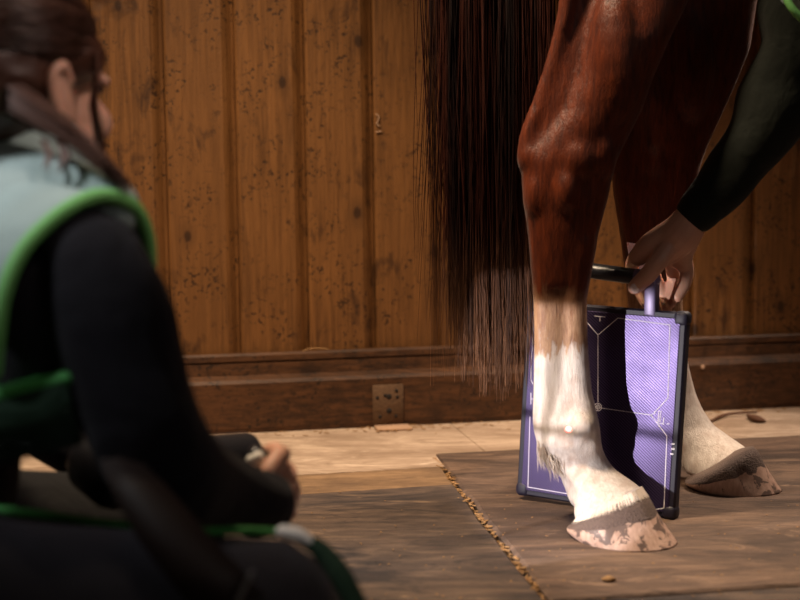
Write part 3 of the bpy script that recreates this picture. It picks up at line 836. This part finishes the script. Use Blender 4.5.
# apron skirt over the near thigh
bm = bmesh.new(); rg = []
for px, top, hz in ((-120, 502, .09), (-40, 508, .09), (60, 521, .09), (200, 535, .088), (285, 541, .08), (318, 562, .066), (336, 588, .045), (346, 610, .02)):
    p = P(px, top, 1.24)
    rg.append((p - Vector((0, .02, hz)), Vector((0, .115 * min(1, hz / .08), 0)), Vector((0, 0, hz))))
add_loft(bm, rg, 28)
sk = finish('apron_skirt', bm, M['grey_cloth'], pa); sk['label'] = 'dark grey apron panel over the thigh with green binding'
ed2 = [(292, 534, 1.25), (320, 550, 1.24), (340, 575, 1.22), (356, 606, 1.20)]
ed = [(-80, 502, 1.25), (0, 510, 1.25), (60, 517, 1.25), (110, 524, 1.25), (195, 531, 1.25), (250, 531, 1.25), (292, 534, 1.25)]
bm = bmesh.new(); add_chain(bm, [P(*a) for a in ed], [.0045] * 7, 12, (Vector((0, 0, 1)), .8)); finish('skirt_binding', bm, M['deep_green'], sk)
bm = bmesh.new(); add_chain(bm, [P(*a) for a in ed2], [.005, .010, .012, .012], 12, (Vector((0, 0, 1)), .8)); finish('knee_binding', bm, M['dark_green'], sk)
bm = bmesh.new(); add_chain(bm, [P(282, 531.5, 1.247), P(298, 535, 1.245), P(311, 542, 1.242)], [.0065, .0075, .005], 12); b = finish('binding_tab', bm, M['white_trim'], sk); b['label'] = 'white section of the binding'
# strap with buckle
bm = bmesh.new()
lft = [(100, 462, 1.19), (114, 496, 1.16), (138, 540, 1.135), (166, 576, 1.12), (200, 616, 1.11)]
rgt = [(136, 458, 1.20), (170, 492, 1.17), (206, 532, 1.145), (238, 566, 1.13), (266, 598, 1.12)]
va = [bm.verts.new(P(*a)) for a in lft]; vm = [bm.verts.new((P(*a) + P(*b)) / 2 - Vector((0, .0025, -.001))) for a, b in zip(lft, rgt)]; vb = [bm.verts.new(P(*a)) for a in rgt]
for r1, r2 in ((va, vm), (vm, vb)):
    for i in range(4): bm.faces.new((r1[i], r1[i + 1], r2[i + 1], r2[i]))
st = finish('waist_strap', bm, M['strap'], pa)
so = st.modifiers.new('thick', 'SOLIDIFY'); so.thickness = .0035
bm = bmesh.new(); add_chain(bm, [P(252, 572, 1.115), P(245, 586, 1.110), P(237, 604, 1.105)], [.0022] * 3, 8); finish('buckle', bm, M['steel'], st)
# hair: cap and strands
bm = bmesh.new()
add_ball(bm, q(-.022, 0, .043), ax(.101, .086, .086))
add_ball(bm, q(-.046, 0, .008), ax(.080, .0845, .084))
add_ball(bm, q(.012, .056, .034), ax(.055, .030, .036)); add_ball(bm, q(.012, -.056, .034), ax(.055, .030, .036))
add_ball(bm, q(-.105, 0, .0), ax(.035, .04, .045))
hr = fuse('hair', bm, .004, M['hair'], pa, 14, lambda co: co + noise.noise_vector(Vector((co.x * 30, co.y * 30, co.z * 90))) * .003)
paths = []
rnd = random.Random(3)
for i in range(420):       # combed back strands over the cap
    th = rnd.uniform(.03, 1.0) * 1.72; sgn = rnd.choice((-1, 1)); pts = []
    for k in range(9):
        t = k / 8; a = .85 - t * 2.2
        fx = math.sin(a); uz = math.cos(a)
        lat = math.sin(th) * sgn * math.cos(a * .8)
        pts.append(q(-.022 + .104 * fx * math.cos(th * .35), .089 * lat, .043 + .089 * uz * math.cos(th) + .0) + Vector([rnd.uniform(-1, 1) * .002 for _ in range(3)]))
    paths.append(pts)
for i in range(60):        # frizz
    a = rnd.uniform(.3, 1.2); s_ = rnd.uniform(-.5, .9)
    p = q(-.022 + .10 * math.sin(a), .086 * s_, .043 + .088 * math.cos(a)); d = (p - hc).normalized()
    paths.append([p, p + d * .012 + Vector((rnd.uniform(-1, 1), rnd.uniform(-1, 1), rnd.uniform(-1, .5))) * .01, p + d * .02 + Vector((rnd.uniform(-1, 1), rnd.uniform(-1, 1), rnd.uniform(-1.5, .5))) * .018])
strands('combed_strands', paths, M['hair'], hr, .0011)
paths = []
for i in range(150):       # long lock over the shoulder
    j = rnd.gauss(0, 6) - 9; e = rnd.uniform(.7, 1.05); yj = rnd.uniform(-.012, .012)
    base = [(-25, 92, 1.345), (10, 108, 1.325), (45, 128, 1.315), (80, 150, 1.31), (108, 172, 1.305), (128, 192, 1.30)]
    pts = [P(x * 1.0 - (1 - e) * 60 * (n / 5), y + j * (1.2 - n * .12) - (1 - e) * 40 * (n / 5) + rnd.uniform(-1, 1), Y + yj) for n, (x, y, Y) in enumerate(base)]
    paths.append(pts)
for i in range(16):
    x0 = rnd.choice((52, 66, 70)) + rnd.uniform(-3, 3)
    paths.append([P(x0 - 8, 140, 1.31), P(x0 - 2, 155, 1.30), P(x0 - 8 + rnd.uniform(-3, 3), 172 + rnd.uniform(-8, 4), 1.295)])
for i in range(40):
    paths.append([q(.03, .088, .03) + Vector((0, 0, rnd.uniform(-.01, .01))), q(.02, .092, -.02) + Vector((rnd.uniform(-1, 1), 0, 0)) * .004, q(.035, .085, -.06) + Vector((rnd.uniform(-1, 1), rnd.uniform(-1, 1), 0)) * .006, q(.05, .062, -.10)])
strands('loose_lock', paths, M['hair_light'], hr, .0016)['label'] = 'reddish brown loose lock over the shoulder'

# ---------------------------------- x-ray generator in the hands, with its light beam
SRC = Vector((-.245, 1.63, .216))
aim = P(559, 428, 2.12)
bd = (aim - SRC).normalized(); bs_ = bd.cross(Vector((0, 0, 1))).normalized(); bu = bs_.cross(bd)
rw = Matrix.Rotation(math.radians(3), 3, bd); ws, wu = rw @ bs_, rw @ bu          # the cross wires sit almost level
rl = Matrix.Rotation(math.radians(14), 3, bd); bs_ = rl @ bs_; bu = rl @ bu
gen = thing('xray_generator', SRC - bd * .09 - Vector((0, 0, .06)), 'black rounded handheld x-ray generator held by the kneeling person', 'x-ray generator')
bm = bmesh.new(); gc = SRC - bd * .095
add_box(bm, gc, bd * .090, bs_ * .055, bu * .036, .030, 6); finish('casing', bm, M['black_plastic'], gen)
# square collimator tube with a lead diaphragm that shapes the beam
DD, HO = .060, .060 * math.tan(math.radians(16.5))
bm = bmesh.new()
add_loft(bm, [(SRC + bd * (-.012), bs_ * .034, bu * .034), (SRC + bd * .058, bs_ * .034, bu * .034), (SRC + bd * .0625, bs_ * .0325, bu * .0325), (SRC + bd * .0625, bs_ * .031, bu * .031), (SRC - bd * .008, bs_ * .031, bu * .031)], 32, False)
oc, iq = [], []
for k in range(32):
    a = 2 * PI * (k + .5) / 32; ca, sa = math.cos(a), math.sin(a); m_ = HO / max(abs(ca) / 1.15, abs(sa))
    oc.append(bm.verts.new(SRC + bd * DD + bs_ * ca * .0315 + bu * sa * .0315)); iq.append(bm.verts.new(SRC + bd * DD + bs_ * ca * m_ + bu * sa * m_))
for k in range(32): bm.faces.new((oc[k], oc[(k + 1) % 32], iq[(k + 1) % 32], iq[k]))
finish('collimator', bm, M['black_plastic'], gen, False)
for v in (ws, wu):
    bm = bmesh.new(); add_chain(bm, [SRC + bd * .0615 - v * .024, SRC + bd * .0615, SRC + bd * .0615 + v * .024], [.00055] * 3, 6)
    finish('crosshair_wire', bm, M['black_plastic'], gen)
bm = bmesh.new(); add_chain(bm, [P(258, 458, 1.50), P(264, 475, 1.505), P(272, 520, 1.50)], [.016, .016, .016], 14, (Vector((0, 1, 0)), .8))
finish('grip', bm, M['black_plastic'], gen)
bm = bmesh.new(); add_chain(bm, [P(262, 505, 1.50), gc - bd * .03 - bu * .03], [.016, .02], 12); finish('grip_bracket', bm, M['black_plastic'], gen)
bm = bmesh.new(); add_box(bm, P(256, 460, 1.475), Vector((.009, 0, .004)), Vector((0, .008, 0)), Vector((-.003, 0, .007)), .003, 2); finish('trigger_button', bm, M['white_plastic'], gen)
bm = bmesh.new(); add_box(bm, P(243, 467, 1.47), Vector((.006, 0, 0)), Vector((0, .006, 0)), Vector((0, 0, .006)), .002, 2); finish('side_button', bm, M['brass'], gen)
sl = bpy.data.lights.new('beam_light', 'SPOT'); sl.energy = 30; sl.color = (1, .93, .92); sl.spot_size = math.radians(50); sl.spot_blend = 0.0
sl.shadow_soft_size = .0009
so_ = bpy.data.objects.new('beam_light', sl); COL.objects.link(so_); so_.parent = gen
mw = Matrix((( bs_.x, bu.x, -bd.x), (bs_.y, bu.y, -bd.y), (bs_.z, bu.z, -bd.z))).to_4x4()
so_.matrix_local = Matrix.Translation(SRC - gen.location) @ mw
ll = bpy.data.lights.new('laser_light', 'SPOT'); ll.energy = 600; ll.color = (1, .05, .05); ll.spot_size = math.radians(.5); ll.spot_blend = .6; ll.shadow_soft_size = .0005
lo_ = bpy.data.objects.new('laser_light', ll); COL.objects.link(lo_); lo_.parent = gen
ls = SRC + bd * .068 + bu * .034; l_d = (P(576, 429, 2.095) - ls).normalized()
lo_.matrix_local = Matrix.Translation(ls - gen.location) @ l_d.to_track_quat('-Z', 'Y').to_matrix().to_4x4()

# ---------------------------------- crouching person at the right, hand on the detector handle
pb = thing('person', (1.10, 1.95, 0), 'crouching person in dark green sleeve reaching in from the right to the panel handle', 'person')
bm = bmesh.new()
sh_, el_, wr_ = P(815, -25, 2.12), P(776, 108, 2.15), P(688, 222, 2.17)
add_chain(bm, [sh_, el_, P(735, 166, 2.16), wr_], [.05, .043, .036, .028])
kn = [P(640, 262, 2.185), P(655, 262, 2.205), P(668, 262, 2.215), P(680, 262, 2.215)]
# back of the hand
add_chain(bm, [wr_, P(678, 236, 2.175), P(662, 250, 2.185)], [.029, .034, .030], 16)
add_chain(bm, [P(678, 230, 2.175), P(652, 246, 2.185), P(638, 257, 2.195)], [.026, .024, .0165], 14)
add_chain(bm, [P(690, 228, 2.18), P(682, 248, 2.195), P(682, 262, 2.20)], [.026, .024, .017], 14)
add_ball(bm, P(668, 246, 2.19), xyz((.036, .022, .028)))
finger(bm, [P(636, 256, 2.195), P(632, 267, 2.232), P(639, 288, 2.240), P(645, 303, 2.230)], .0118)
finger(bm, [P(654, 258, 2.205), P(654, 274, 2.242), P(662, 294, 2.243), P(667, 308, 2.232)], .0122)
finger(bm, [P(670, 258, 2.205), P(673, 274, 2.238), P(674, 290, 2.232), P(671, 303, 2.22)], .0118)
finger(bm, [P(684, 256, 2.195), P(687, 270, 2.205), P(684, 285, 2.20), P(677, 297, 2.19)], .0120)
finger(bm, [P(670, 244, 2.165), P(658, 262, 2.150), P(646, 277, 2.153), P(635, 287, 2.160)], .0158)     # thumb
hdc = Vector((.98, 1.86, 1.10)); hdf = Vector((-.85, .35, -.45))
q2, ax2 = add_head(bm, hdc, hdf, (-.2, .1, 1))
add_chain(bm, [Vector((1.02, 1.87, .93)), hdc + Vector((.02, 0, -.07))], [.06, .055])
tb = [((1.22, 1.84, .42), .15, .12), ((1.17, 1.85, .56), .14, .11), ((1.10, 1.86, .74), .16, .115), ((1.04, 1.87, .87), .15, .09), ((1.02, 1.87, .93), .08, .06)]
f2 = Vector((-1, 0, 0)); s2 = Vector((0, 1, 0))
add_loft(bm, [(Vector(c), s2 * a, f2 * b) for c, a, b in tb], 24)
add_chain(bm, [Vector((1.03, 1.95, .86)), Vector((.90, 2.05, .87)), sh_], [.06, .055, .05])
add_chain(bm, [Vector((1.04, 1.73, .85)), Vector((1.02, 1.62, .62)), Vector((.92, 1.66, .50))], [.055, .045, .03])
add_chain(bm, [Vector((.92, 1.66, .50)), Vector((.90, 1.67, .48))], [.032, .03])
for k in range(4):
    b0 = Vector((.90, 1.645 + .018 * k, .485)); finger(bm, [b0, b0 + Vector((-.035, 0, -.005)), b0 + Vector((-.055, 0, -.03)), b0 + Vector((-.05, 0, -.05))], .0088)
finger(bm, [Vector((.91, 1.64, .49)), Vector((.885, 1.625, .47)), Vector((.87, 1.625, .45))], .0105)
legs_b = []
for sg, kx in ((1, .98), (-1, .93)):
    h = Vector((1.22, 1.84 + sg * .09, .42)); k = Vector((kx, 1.84 + sg * .17 - .02, .42)); a = Vector((1.14, 1.84 + sg * .15, .08)); legs_b.append((h, k, a))
    add_chain(bm, [h, h.lerp(k, .5), k, k.lerp(a, .4), a], [.08, .07, .055, .05, .038])
    add_chain(bm, [a + Vector((.03, 0, -.03)), a + Vector((-.15, 0, -.045))], [.034, .028])
body_b = fuse('body', bm, .0026, M['skin'], pb, 3)
eyes(q2, ax2, body_b)
bm = bmesh.new(); tn = P(635, 286, 2.150)
add_ball(bm, P(635, 288.5, 2.1485), (Vector((.0062, 0, .004)), Vector((-.005, 0, .0078)), Vector((0, .0028, 0))), 12, 8); finish('thumbnail', bm, M['nail'], body_b)
bm = bmesh.new()
add_chain(bm, [Vector((1.03, 1.95, .86)), Vector((.90, 2.05, .87)), sh_, P(800, 45, 2.135), el_ + Vector((0, 0, .008)), P(742, 160, 2.16), P(702, 207, 2.165)], [.08, .076, .066, .064, .064, .048, .036], 20)
add_loft(bm, [(Vector(c), s2 * (a + .012), f2 * (b + .012)) for c, a, b in tb[1:-1]], 24)
add_chain(bm, [Vector((1.04, 1.73, .85)), Vector((1.02, 1.62, .62)), Vector((.94, 1.65, .52))], [.068, .058, .04], 20)
j2 = fuse('jacket', bm, .005, M['forest'], pb, 5, wrinkle(.007, 14)); j2['label'] = 'dark green long sleeved top'
bm = bmesh.new(); add_chain(bm, [P(708, 200, 2.165), P(698.5, 211, 2.166)], [.0375, .0365], 20); finish('cuff', bm, M['forest'], j2)
bm = bmesh.new()
vt = [((1.20, 1.845, .48), .165, .135), ((1.17, 1.85, .56), .16, .135), ((1.10, 1.86, .74), .18, .14), ((1.04, 1.87, .87), .165, .11), ((1.02, 1.87, .925), .10, .075)]
add_loft(bm, [(Vector(c), s2 * a, f2 * b) for c, a, b in vt], 28)
add_chain(bm, [Vector((1.03, 1.95, .87)), Vector((.90, 2.04, .89)), P(815, -16, 2.10)], [.085, .085, .068], 20)
v2 = fuse('vest', bm, .007, M['teal'], pb, 6); v2['label'] = 'grey green protective vest with green binding'
bm = bmesh.new(); add_chain(bm, [P(782, -30, 2.06), P(786, -4, 2.05), P(795, 12, 2.045), P(812, 26, 2.05)], [.006] * 4, 10); finish('armhole_binding', bm, M['lime'], v2)
bm = bmesh.new()
add_loft(bm, [(Vector(c), s2 * (a + .008), f2 * (b + .008)) for c, a, b in tb[:2]], 24)
for h, k, a in legs_b: add_chain(bm, [h, h.lerp(k, .5), k, k.lerp(a, .4), a + Vector((0, 0, .02))], [.09, .08, .065, .06, .048], 20)
fuse('trousers', bm, .008, M['denim'], pb, 5)
for h, k, a in legs_b:
    bm = bmesh.new(); add_chain(bm, [a + Vector((.03, 0, -.035)), a + Vector((-.06, 0, -.038)), a + Vector((-.17, 0, -.044))], [.044, .042, .035], 16); finish('boot', bm, M['boot'], pb)
bm = bmesh.new(); add_ball(bm, q2(-.02, 0, .045), ax2(.10, .084, .083)); add_ball(bm, q2(-.055, 0, -.01), ax2(.06, .076, .07))
fuse('hair', bm, .005, M['hair'], pb, 3)

# ================================================================== SMALL LITTER
def twig(pts, r, name, mat, label, cat):
    bm = bmesh.new(); add_chain(bm, pts, r, 8); return tag(finish(name, bm, mat), label, cat)
twig([G(711, 421, .004), G(724, 415, .006), G(738, 413, .008), G(757, 412, .004)], [.003, .004, .003, .002], 'twig', M['twig'], 'thin dark brown twig by the sill, behind the far hoof', 'twig')
bm = bmesh.new(); add_chain(bm, [G(748, 415, .006), G(757, 419, .007), G(765, 421, .005)], [.003, .0085, .003], 10, (Vector((0, 0, 1)), 1.6)); tag(finish('dry_leaf', bm, M['twig']), 'curled brown dry leaf lying at the end of the twig', 'leaf')
bm = bmesh.new(); add_chain(bm, [G(603, 579, .006), G(609, 578.5, .007), G(615, 579, .005)], [.002, .0045, .0015], 8, (Vector((0, 0, 1)), 1.8)); tag(finish('dry_leaf', bm, M['straw']), 'small amber leaf scrap in front of the near hoof', 'leaf')
bm = bmesh.new()
def chipbit(p, L, th=.0012, ang=None):
    a = random.uniform(0, PI) if ang is None else ang
    d = Vector((math.cos(a), math.sin(a), random.uniform(-.15, .15))); n = Vector((0, 0, 1)); s = d.cross(n).normalized()
    add_box(bm, p + Vector((0, 0, th + .0005)), d * L / 2, s * th * random.uniform(.8, 2), n * th * .6)
for i in range(330):
    t = random.random(); p = c_r.lerp(G(550, 600), t) + gap * random.uniform(-.2, 1.8)
    p.z = random.uniform(-.016, .0)
    chipbit(p, random.uniform(.004, .018))
for i in range(130):
    p = G(random.uniform(300, 800), random.uniform(490, 600), .002)
    if 560 < 400 + p.x / p.y * F < 690 and 1.98 < p.y < 2.2: continue
    chipbit(p, random.uniform(.0015, .005), .0007)
for i in range(170):
    p = fl(random.uniform(-.7, .95), .05 + abs(random.gauss(0, .035))); p.z = .001
    chipbit(p, random.uniform(.003, .016), .0009)
for i in range(40):
    p = fl(bc[0] + random.gauss(.02, .04), .06 + abs(random.gauss(0, .03))); p.z = .003
    chipbit(p, random.uniform(.004, .014), .0013)
o = finish('straw_litter', bm, M['straw'], smooth=False); o['kind'] = 'stuff'
tag(o, 'scattered straw and wood chips in the floor seams and along the sill', 'straw')
bm = bmesh.new()
a0 = wall_pt(303, 351, .012); b0 = wall_pt(328, 349, .012)
add_chain(bm, [a0, a0.lerp(b0, .3) + Vector((0, 0, .004)), a0.lerp(b0, .7) + Vector((0, 0, .003)), b0], [.0013, .0016, .0014, .001], 6)
tag(finish('straw_stalk', bm, M['straw']), 'pale straw stalk lying on the ledge of the sill', 'straw')
